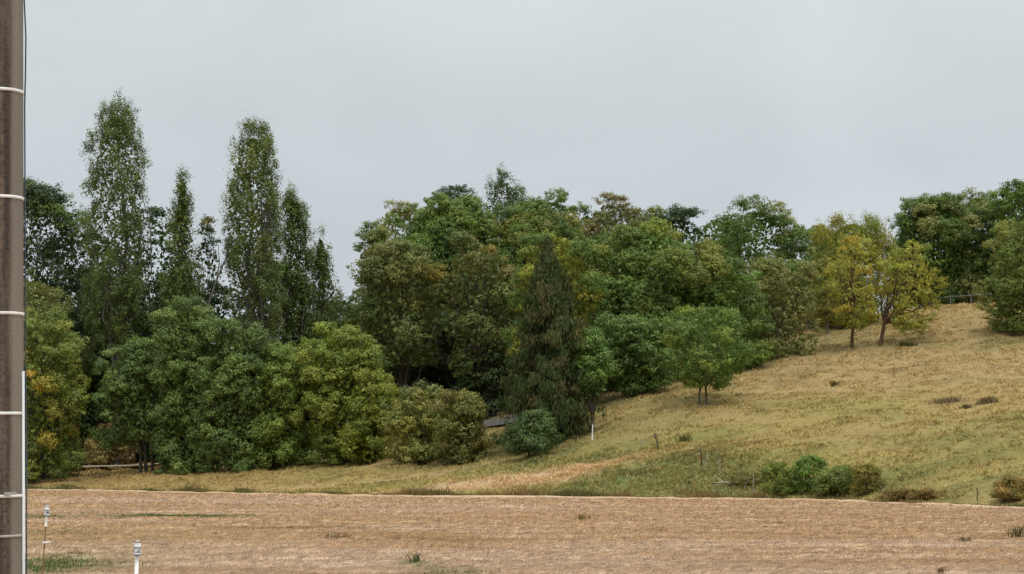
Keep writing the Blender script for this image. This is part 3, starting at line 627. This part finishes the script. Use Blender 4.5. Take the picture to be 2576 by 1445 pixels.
# --- spruce
def spruce(label, u, D, topv, hw, seed):
    rng = np.random.default_rng(seed); s = D/F
    b = unproj(u, 1100, D); gz = tz(b[0], D); top = unproj(u, topv, D)[2]-gz; R = hw*s
    root = empty('spruce_tree', (b[0], D, gz), label, 'tree', 'conifer beside the hedge'); del root['group']
    P = []; Nn = []; Cc = []; limbs = []
    nb = 560
    for i in range(nb):
        t = (i+rng.random())/nb; z = .5 + t*(top-.9); a = rng.random()*2*math.pi
        L = R*np.interp(t, [0, .3, .55, .76, .9, 1], [.98, .96, .86, .56, .26, .05])*rng.choice([.45, .7, .85, 1.0, 1.2], p=[.15, .2, .3, .25, .1])*rng.uniform(.9, 1.1)
        m = int(44*max(L, .5)); q = rng.random(m)**.75
        side = rng.normal(0, .15+.22*L*.25, m)*(1.1-q*.5)
        r = q*L; dz = -.30*L*np.sin(q*1.7) + .14*L*q**3 - np.abs(side)*.25
        x = r*math.cos(a) - side*math.sin(a); y = r*math.sin(a) + side*math.cos(a)
        P.append(np.stack([x, y, z+dz-rng.random(m)**1.5*.55*(.3+q)], 1))
        Nn.append(np.stack([np.full(m, math.cos(a)), np.full(m, math.sin(a)), np.full(m, .3)], 1) + rng.normal(0, .5, (m, 3)))
        base = np.array([(.062, .088, .03), (.082, .09, .034), (.055, .084, .028), (.098, .09, .038)][rng.integers(0, 4)])
        Cc.append(base*rng.uniform(.75, 1.3, (m, 1)))
        if i % 3 == 0:
            tq = np.linspace(0, 1, 5); limbs.append(tube(np.stack([tq*L*.85*math.cos(a), tq*L*.85*math.sin(a), z-.30*L*np.sin(tq*1.7)], 1), np.linspace(.05, .012, 5), 5))
    P = np.concatenate(P); P[:, 2] = np.maximum(P[:, 2], .05); Nn = np.concatenate(Nn); Cc = np.concatenate(Cc)
    V, Fa = leaves(rng, P, Nn, .34, .24, droop=.62); LEAFTOTAL[0] += len(Fa)
    obj('crown', mesh_np('crown', V, Fa, np.repeat(Cc, 4, 0)), root, M_needle)
    tk = tube(np.array([[0, 0, -.2], [0, 0, .6], [.05, 0, top*.4], [0, 0, top*.8], [0, 0, top-.1]]), [.34, .27, .19, .08, .02], 9)
    V, Fa, _ = merge([tk]+limbs); obj('trunk', mesh_np('trunk', V, Fa, None, True), root, M_bark)
spruce('brown green drooping spruce standing in the middle of the picture', 1380, 127, 580, 116, 5)

# bare leaning trunk among the poplars
def stick(name, label, cat, pts, rads, mat, group=None, forks=()):
    P = np.array(pts, float); b = P[0].copy(); b[2] = float(meadow_z(P[0:1, 0], P[0:1, 1])[0]) if b[1] > 100 else tz(b[0], b[1])
    root = empty(name, b, label, cat, group)
    parts = [tube(np.vstack([P[0]-b-np.array([0, 0, .1]), P[1:]-b]), rads, 7)]
    for pp, rr in forks: parts.append(tube(np.array(pp)-b, rr, 6))
    V, Fa, _ = merge(parts); obj('shaft', mesh_np('shaft', V, Fa, None, True), root, mat)
    return root
p0 = unproj(500, 1130, 155); p0[2] = tz(p0[0], 155)
pts = [p0, unproj(512, 900, 155), unproj(522, 775, 155), unproj(545, 705, 155), unproj(572, 640, 155), unproj(578, 585, 155)]
r = stick('dead_tree', 'bare grey leaning trunk left of the second tallest poplar', 'tree', pts, [.2, .13, .11, .08, .05, .02], M_palebark, None,
          [([unproj(545, 705, 155), unproj(552, 660, 155), unproj(549, 615, 155)], [.07, .05, .02]), ([unproj(560, 668, 155), unproj(590, 640, 155), unproj(598, 612, 155)], [.06, .04, .015])])
r.children[0].name = 'trunk'
# leaning trunk under the golden tree
# ------------------------------------------------------------------ small things
def at_ground(u, D):
    p = unproj(u, 1100, D); p[2] = float(meadow_z(p[0:1], p[1:2])[0]); return p
def post(label, u, D, hpx, w, mat, tilt=0.0, cat='post', group=None, name='fence_post', fork=False):
    b = at_ground(u, D); h = hpx*D/F
    root = empty(name, b, label, cat, group)
    q = np.array([[0, 0, -.1], [tilt*h*.4, 0, h*.4], [tilt*h*.9+.01, 0, h*.8], [tilt*h, 0, h]])
    parts = [tube(q, [w, w*.95, w*.85, w*.7], 6)]
    if fork:
        parts.append(tube(np.array([[tilt*h*.7, 0, h*.62], [tilt*h*.7-.12*h, .02, h*.85], [tilt*h*.7-.16*h, .03, h*1.02]]), [w*.6, w*.5, w*.3], 5))
    V, Fa, _ = merge(parts)
    obj('stake', mesh_np('stake', V, Fa, None, True), root, mat)
M_white = noise_mat('white_paint', (.55, .54, .5), (.8, .79, .75), (1, 1, 1), 8, .5)
SG = 'old wooden stakes along the bank'
post('white marker post right of the spruce', 1490, 122.5, 38, .05, M_white, .02, name='marker_post')
post('weathered stake below the white marker post, leaning right and leftmost on the bank', 1602, 118, 30, .035, M_deadwood, .75, group=SG)
post('pale stick leaning left against the leftmost leaning stake', 1620, 118, 30, .03, M_deadwood, -.35, group=SG)
post('dark crooked forked stake right of the crossed pair of sticks', 1657, 116, 42, .05, M_bark, -.2, group=SG, fork=True)
post('thick brown leaning stake in the middle of the bank', 1765, 111, 50, .055, M_redbark, -.05, group=SG)
post('short pale stake just right of the thick brown stake', 1776, 111, 32, .03, M_deadwood, .05, group=SG)
post('thin pale bent stake standing between the thick brown stake and the grey shrub', 1812, 109, 40, .03, M_deadwood, -.12, group=SG)
post('bleached stick leaning right below the grey shrub', 1868, 106, 38, .03, M_deadwood, .45, group=SG)
post('bleached upright stick left of the three green shrubs', 1893, 105, 48, .03, M_deadwood, .02, group=SG)
post('dark stake leaning at the right end of the green shrubs', 2208, 98, 28, .03, M_bark, .5, group=SG)
post('thin grey fence stake standing alone near the right edge of the bank', 2455, 90, 34, .03, M_bark, .0, group=SG)
post('small grey fence stake halfway between the shrubs and the right edge', 2300, 95, 22, .025, M_deadwood, .05, group=SG)

# fallen bleached branches on the bank
bb = at_ground(1845, 107)
root = empty('fallen_branch', bb, 'bleached crooked branch lying in the grass beside the shrubs on the bank', 'branch')
V, Fa, _ = merge([tube(np.array([[-1.3, 0, .12], [-.6, .1, .2], [.1, 0, .12], [.9, .1, .1], [1.5, 0, .25]]), [.03, .06, .07, .05, .02], 6),
                  tube(np.array([[.1, 0, .12], [.5, -.1, .4], [.6, -.1, .7]]), [.05, .035, .015], 6), tube(np.array([[-.6, .1, .2], [-.9, .1, .5]]), [.04, .015], 6)])
obj('wood', mesh_np('wood', V, Fa, None, True), root, M_deadwood)

# far gate and crest fence
M_greywood = noise_mat('grey_wood', (.10, .10, .09), (.22, .21, .19), (1, 1, 4), 3, .85)
def rail_fence(name, label, cat, pts, h, rails, rr=.045, pr=.06):
    P = [at_ground(u, D) for u, D in pts]; b = P[0]; root = empty(name, b, label, cat)
    for p in P: V, Fa, _ = tube(np.array([p-b+[0, 0, -.2], p-b+[0, 0, h*.6], p-b+[0, 0, h+.1]]), [pr, pr, pr*.9], 6); obj('post', mesh_np('post', V, Fa, None, True), root, M_greywood)
    for k in range(rails):
        z = h*(k+1)/rails
        for a, c in zip(P[:-1], P[1:]):
            V, Fa, _ = tube(np.array([a-b+[0, -.07, z], (a+c)/2-b+[0, -.07, z-.04], c-b+[0, -.07, z]]), [rr]*3, 6); obj('rail', mesh_np('rail', V, Fa, None, True), root, M_greywood)
rail_fence('crest_fence', 'grey single rail fence on the crest under the dark trees', 'fence', [(2345, 185), (2398, 184), (2450, 183), (2500, 182)], .95, 1)
rail_fence('field_gate', 'grey rail gate at the wood corner behind the thin pale stemmed tree', 'gate', [(2002, 166), (2036, 167), (2075, 168)], 1.3, 3)

# road piece behind the spruce and farm track in the hedge gap
M_road = noise_mat('road_asphalt', (.085, .08, .075), (.15, .14, .125), (1, 1, 1), 2, .9)
M_track = noise_mat('track_gravel', (.28, .22, .16), (.40, .33, .26), (1, 1, 1), 2, .95)
def ribbon(name, line, w, mat, dz):
    P = []
    for (u0, D0), (u1, D1) in zip(line[:-1], line[1:]):
        for k in range(12):
            t = k/12; q = unproj(u0+(u1-u0)*t, 1100, D0+(D1-D0)*t); P.append(q[:2])
    P = np.array(P); T = np.gradient(P, axis=0); T /= np.linalg.norm(T, axis=1)[:, None]; Nr = np.stack([-T[:, 1], T[:, 0]], 1)
    cols = [P + Nr*w*k for k in (-.5, -.25, 0, .25, .5)]
    V = np.stack(cols, 1); z = (terr(V[..., 0], V[..., 1]) + dz); V = np.concatenate([V, z[..., None]], -1)
    n = len(P); i = np.arange(n-1)[:, None]*5 + np.arange(4)[None, :]; Fa = np.stack([i, i+1, i+6, i+5], -1).reshape(-1, 4)
    tag(obj(name, mesh_np(name, V.reshape(-1, 3), Fa, None, True), None, mat), kind='structure')
ribbon('road', [(1080, 168), (1200, 152), (1262, 143), (1340, 140), (1440, 146)], 3.4, M_road, .18)
ribbon('track', [(40, 158), (200, 153), (330, 151), (480, 153), (640, 158)], 1.6, M_track, .32)

# weeds standing in the stubble, one thing each
def weed(label, u, v, h, n, col, seed, w=.02, spread=.12):
    rg = np.random.default_rng(seed); D = flatD(v); p = unproj(u, v, D); p[2] = float(field_z(p[0:1], p[1:2])[0])
    root = empty('weed', p, label, 'weed', 'weeds standing in the stubble field')
    base = np.stack([rg.normal(0, spread, n), rg.normal(0, spread*.6, n), np.full(n, -.01)], 1)
    V, Fa, Cc = blades(rg, base, h*rg.uniform(.4, 1.1, n), w, .7, np.array(col)*rg.uniform(.7, 1.4, n)[:, None])
    P = base[rg.integers(0, n, n*2)] + np.stack([rg.normal(0, spread*.6, n*2), rg.normal(0, spread*.5, n*2), rg.uniform(.1, .85, n*2)*h], 1)
    V2, F2 = leaves(rg, P, rg.normal(0, 1, (n*2, 3))+[0, 0, .6], w*3, .4)
    V, Fa, Cc = merge([(V, Fa, Cc), (V2, F2, np.repeat(np.array(col)*rg.uniform(.8, 1.5, (n*2, 1)), 4, 0))])
    obj('leaves', mesh_np('leaves', V, Fa, Cc), root, M_grass)
weed('tall green weed clump at the bottom centre of the stubble', 1046, 1418, .27, 60, (.11, .13, .05), 1, .016, .09)
weed('spreading dull green weed just right of the tall clump', 1092, 1426, .12, 60, (.12, .13, .06), 2, .014, .16)
weed('small rusty green tuft in the middle of the stubble', 1465, 1308, .26, 34, (.16, .13, .035), 3, .03, .14)
weed('dark pointed weed at the right edge of the stubble', 2566, 1355, .45, 50, (.09, .10, .03), 4, .025, .16)
weed('low dark tuft near the right edge, left of the pointed weed', 2430, 1364, .18, 34, (.11, .09, .035), 5, .022, .12)
weed('tiny tuft in the stubble in front of the green bank shrubs', 1950, 1320, .16, 30, (.14, .12, .04), 6, .025, .14)
weed('brown tuft at the bottom right of the stubble', 2370, 1442, .16, 34, (.13, .10, .04), 7, .012, .05)
weed('grey brown tuft left of the rusty patch in the stubble', 850, 1358, .2, 50, (.13, .11, .05), 8, .02, .2)

def tussock(label, u, D, h, n, col, seed, sp):
    rg = np.random.default_rng(seed); p = at_ground(u, D)
    root = empty('grass_tussock', p, label, 'tussock', 'darker tussocks on the hillside meadow')
    bx_ = rg.normal(0, sp, n); by_ = rg.normal(0, sp*.5, n)
    bz_ = meadow_z(bx_+p[0], by_+p[1]) - p[2]
    V, Fa, Cc = blades(rg, np.stack([bx_, by_, bz_-.03], 1), h*rg.uniform(.4, 1.1, n), .05, .9, np.array(col)*rg.uniform(.7, 1.3, n)[:, None])
    obj('leaves', mesh_np('leaves', V, Fa, Cc), root, M_grass)
tussock('widest brown tussock on the hillside, near the right edge', 2388, 121, .38, 420, (.26, .18, .10), 1, .5)
tussock('compact dark tussock right of the widest brown tussock', 2485, 118, .38, 260, (.21, .165, .08), 2, .3)
tussock('small dark tussock just below the widest brown tussock', 2432, 117.5, .3, 120, (.14, .11, .05), 3, .16)
tussock('lone green brown tuft on the slope below the leaning golden tree', 2102, 133, .42, 110, (.13, .12, .04), 4, .13)
tussock('flat dark tussock beside the foot of the leaning golden tree', 2285, 148.5, .34, 260, (.08, .09, .03), 5, .42)
tussock('upright green tuft above the thick brown stake on the bank', 1722, 117, .62, 120, (.15, .15, .04), 6, .2)
# two electric fence posts with capped heads
def lathe(prof_, sides=20):
    P = np.array(prof_, float); n = len(P); a = np.arange(sides)*2*math.pi/sides
    V = np.stack([P[:, 0][:, None]*np.cos(a), P[:, 0][:, None]*np.sin(a), np.repeat(P[:, 1][:, None], sides, 1)], -1).reshape(-1, 3)
    i = np.arange(n-1)[:, None]*sides + np.arange(sides)[None, :]; j = np.arange(n-1)[:, None]*sides + (np.arange(sides)[None, :]+1) % sides
    return V, np.stack([i, j, j+sides, i+sides], -1).reshape(-1, 4), np.ones((len(V), 3))
M_cap = noise_mat('white_plastic', (.62, .62, .6), (.78, .78, .76), (1, 1, 1), 30, .4, .4)
M_capgrey = noise_mat('grey_metal', (.12, .13, .15), (.30, .32, .35), (1, 1, 1), 60, .35, .5)
M_mott = noise_mat('worn_print', (.10, .12, .15), (.62, .64, .64), (1, 1, .7), 38, .45, .4, .46, .54)
M_rust = noise_mat('rusty_steel', (.10, .05, .025), (.24, .13, .07), (1, 1, 1), 20, .8)
def capped_post(label, u, topv, D, tilt, whitelen, rustlower, finial, clip):
    t = unproj(u, topv, D); root = empty('capped_post', (t[0], D, 0), label, 'post', 'white capped posts at the near side of the field')
    H = t[2]; x0 = -tilt
    def part(nm, data, m, par=root, smooth=True): return obj(nm, mesh_np(nm, data[0], data[1], None, smooth), par, m)
    base = np.array([x0, 0, -.05]); hd = np.array([0, 0, H-.12])
    ax = lambda z: base + (hd-base)*((z+.05)/(H-.07))
    if rustlower:
        part('rod', tube(np.array([base, ax(H*.4), ax(H-.12-whitelen)]), [.009, .009, .009], 8), M_rust)
        part('sleeve', tube(np.array([ax(H-.12-whitelen), ax(H-.2), hd]), [.015, .0155, .016], 10), M_cap)
    else:
        part('pole', tube(np.array([base, ax(H*.5), hd]), [.020, .019, .018], 10), M_cap)
    def L(p): v, f, c = lathe(p); v[:, 2] += H-.125; return v, f, c
    head = part('cap', L([(.0, .0), (.022, .0), (.034, .006), (.035, .012), (.031, .022), (.030, .055), (.034, .062), (.034, .068), (.029, .074), (.030, .105), (.028, .118), (.018, .124), (.0, .126)]), M_cap)
    part('rim', L([(.030, .060), (.0365, .062), (.0365, .072), (.030, .074)]), M_capgrey, head)
    part('band', L([(.0325, .020), (.0335, .024), (.0335, .054), (.0325, .058)]), M_mott, head)
    part('rim', L([(.030, -.004), (.037, .0), (.037, .010), (.030, .013)]), M_capgrey, head)
    part('rim', L([(.026, .110), (.0325, .112), (.0325, .118), (.022, .121)]), M_rust if not finial else M_capgrey, head)
    if finial: part('finial', L([(.0, .12), (.010, .122), (.008, .135), (.004, .148), (.0, .15)]), M_capgrey, head)
    if clip:
        z = ax(H-.12-whitelen-.20); V, Fa, _ = tube(np.array([z+[-.018, -.016, 0], z+[.03, -.02, .002], z+[.085, -.016, .008]]), [.013, .011, .008], 8); part('wire_clip', (V, Fa, _), M_cap)
capped_post('farther capped post with rusty lower rod and small white wire clip', 118, 1272, 24, .09, .14, True, True, True)
capped_post('nearer capped post with thick white pole and mottled head', 346, 1361, 17, .05, 0, False, False, False)

# ------------------------------------------------------------------ utility pole at the left edge
PD = 8.0
def pole():
    e0 = unproj(57.5, 1445, PD)[0]
    root = empty('utility_pole', (e0-.15+.0225*1.8, PD, 0), 'weathered brown grey concrete utility pole with pale metal bands along the left edge', 'pole')
    TL = .0225; root.rotation_euler = (0, -TL, 0)
    sec = np.array([(-.15, -.10), (-.12, -.13), (.055, -.095), (.105, -.075), (.128, -.055), (.148, -.015), (.150, .03), (.12, .10), (.06, .13), (-.12, .13), (-.15, .10)])
    H = 8.6; zs = np.linspace(-.3, H, 60)
    def ring(z, grow=0.0, zz=None):
        k = 1 - .0042*z*2.0*1.1; s_ = sec*k; s_ = s_.copy(); s_[:, 0] -= 0
        n_ = s_/np.linalg.norm(s_, axis=1)[:, None]; s_ = s_ + n_*grow
        return np.concatenate([s_, np.full((len(s_), 1), z if zz is None else zz)], 1)
    rr = np.concatenate([ring(z) for z in zs]); m = len(sec)
    i = np.arange(len(zs)-1)[:, None]*m + np.arange(m)[None, :]; j = np.arange(len(zs)-1)[:, None]*m + (np.arange(m)[None, :]+1) % m
    Fa = np.stack([i, j, j+m, i+m], -1).reshape(-1, 4)
    top = (len(zs)-1)*m; Fa = np.concatenate([Fa, np.array([[top, top+1, top+2, top+3], [top, top+3, top+4, top+5], [top, top+5, top+6, top+7], [top, top+7, top+8, top+9]])])
    # concrete with vertical streaks
    mt, t, b = new_mat('pole_concrete')
    g = t.nodes.new('ShaderNodeTexCoord')
    def nz(sc, ns, det=6, ro=.6):
        mpn = t.nodes.new('ShaderNodeMapping'); mpn.inputs['Scale'].default_value = sc; t.links.new(g.outputs['Object'], mpn.inputs[0])
        n = t.nodes.new('ShaderNodeTexNoise'); n.inputs['Scale'].default_value = ns; n.inputs['Detail'].default_value = det; n.inputs['Roughness'].default_value = ro
        t.links.new(mpn.outputs[0], n.inputs['Vector']); return n
    n1 = nz((1, 1, .05), 26); n2_ = nz((1, 1, 1), 70, 8, .75); n3 = nz((1, 1, .5), 4)
    r1 = t.nodes.new('ShaderNodeValToRGB'); r1.color_ramp.elements[0].position = .42; r1.color_ramp.elements[1].position = .60
    r1.color_ramp.elements[0].color = (.055, .040, .029, 1); r1.color_ramp.elements[1].color = (.15, .112, .084, 1)
    t.links.new(n1.outputs['Fac'], r1.inputs[0])
    mx = t.nodes.new('ShaderNodeMix'); mx.data_type = 'RGBA'; mx.blend_type = 'MULTIPLY'; mx.inputs[0].default_value = .8
    r2 = t.nodes.new('ShaderNodeValToRGB'); r2.color_ramp.elements[0].position = .38; r2.color_ramp.elements[1].position = .58
    r2.color_ramp.elements[0].color = (.30, .28, .27, 1); r2.color_ramp.elements[1].color = (1.05, 1.05, 1.05, 1)
    t.links.new(n2_.outputs['Fac'], r2.inputs[0]); t.links.new(r1.outputs[0], mx.inputs[6]); t.links.new(r2.outputs[0], mx.inputs[7])
    mx2 = t.nodes.new('ShaderNodeMix'); mx2.data_type = 'RGBA'; mx2.blend_type = 'MIX'
    mrr = t.nodes.new('ShaderNodeMapRange'); mrr.inputs[1].default_value = .45; mrr.inputs[2].default_value = .75; mrr.inputs[3].default_value = 0; mrr.inputs[4].default_value = .5
    t.links.new(n3.outputs['Fac'], mrr.inputs[0]); t.links.new(mrr.outputs[0], mx2.inputs[0]); t.links.new(mx.outputs[2], mx2.inputs[6]); mx2.inputs[7].default_value = (.14, .11, .088, 1)
    # lighter shading of the chamfer, painted as a paler strip towards the right corner
    sp = t.nodes.new('ShaderNodeSeparateXYZ'); t.links.new(g.outputs['Object'], sp.inputs[0])
    ma = t.nodes.new('ShaderNodeMapRange'); ma.inputs[1].default_value = .108; ma.inputs[2].default_value = .124; ma.inputs[3].default_value = 0; ma.inputs[4].default_value = .6
    t.links.new(sp.outputs['X'], ma.inputs[0])
    mx3 = t.nodes.new('ShaderNodeMix'); mx3.data_type = 'RGBA'; t.links.new(ma.outputs[0], mx3.inputs[0]); t.links.new(mx2.outputs[2], mx3.inputs[6]); mx3.inputs[7].default_value = (.25, .215, .175, 1)
    t.links.new(mx3.outputs[2], b.inputs['Base Color']); b.inputs['Roughness'].default_value = .92
    bp = t.nodes.new('ShaderNodeBump'); bp.inputs['Distance'].default_value = .004; bp.inputs['Strength'].default_value = .6
    t.links.new(n2_.outputs['Fac'], bp.inputs['Height']); t.links.new(bp.outputs[0], b.inputs['Normal'])
    obj('shaft', mesh_np('shaft', rr, Fa), root, mt)
    M_band = noise_mat('band_metal', (.62, .61, .58), (.82, .81, .78), (1, 1, 1), 20, .45, .4)
    M_oldband = noise_mat('dull_band_metal', (.30, .28, .25), (.42, .40, .37), (1, 1, 1), 20, .6, .3)
    def band(v, hh, mat):
        z = unproj(30, v, PD-.08)[2]; a = ring(z, .004, z-hh/2); c = ring(z, .004, z+hh/2); a2 = ring(z, -.003, z-hh/2); c2 = ring(z, -.003, z+hh/2)
        V = np.concatenate([a2, a, c, c2]); i = np.arange(3)[:, None]*m + np.arange(m)[None, :]; j = np.arange(3)[:, None]*m + (np.arange(m)[None, :]+1) % m
        return obj('band', mesh_np('band', V, np.stack([i, j, j+m, i+m], -1).reshape(-1, 4)), root, mat), z
    for v in (224, 494, 788, 1041): band(v, .0125, M_band)
    bnd, zb = band(1250, .012, M_band); band(1351, .010, M_oldband)
    # buckle on the fifth band
    bx = bpy.data.meshes.new('buckle')
    import bmesh
    bm = bmesh.new(); bmesh.ops.create_cube(bm, size=1)
    bmesh.ops.scale(bm, vec=(.05, .012, .012), verts=bm.verts); bmesh.ops.translate(bm, vec=(.118, -.078, zb+.011), verts=bm.verts)
    bmesh.ops.bevel(bm, geom=bm.edges[:], offset=.003, segments=2); bm.to_mesh(bx); bm.free()
    obj('buckle', bx, bnd, M_oldband)
    # conduit (lower) and loose cable (upper) on the right side
    M_pvc = noise_mat('pale_pvc', (.50, .52, .52), (.66, .68, .68), (1, 1, .2), 6, .4, .4)
    M_cable = noise_mat('cable_grey', (.035, .045, .06), (.08, .10, .13), (1, 1, .2), 6, .5, .4)
    zc = unproj(58, 936, PD)[2]
    V, Fa, _ = tube(np.array([[.155, .0, -.1], [.1535, .0, zc*.5], [.151, .0, zc]]), [.0065]*3, 10); obj('conduit', mesh_np('conduit', V, Fa, None, True), root, M_pvc)
    def cx(u): return unproj(u, CV[0], PD)[0] - (e0-.15)
    CV = [0]
    zt = 6.5
    pts = []
    for uu, vv in ((52, -300), (53, -120), (56.5, 0), (60.5, 90), (59.5, 190), (57.5, 260), (58.5, 500), (59.5, 800), (60, 935), (62, 1100), (62, 1445), (62.5, 1700), (63, 2400)):
        q = unproj(uu, vv, PD); pts.append([q[0]-(e0-.15+.0225*1.8), .03, q[2]])
    pts = [[a + TL*c - (.0 if c > 0 else 0), b_, c] for a, b_, c in pts]
    V, Fa, _ = tube(np.array(pts), [.0032]*len(pts), 8); obj('cable', mesh_np('cable', V, Fa, None, True), root, M_cable)
pole()
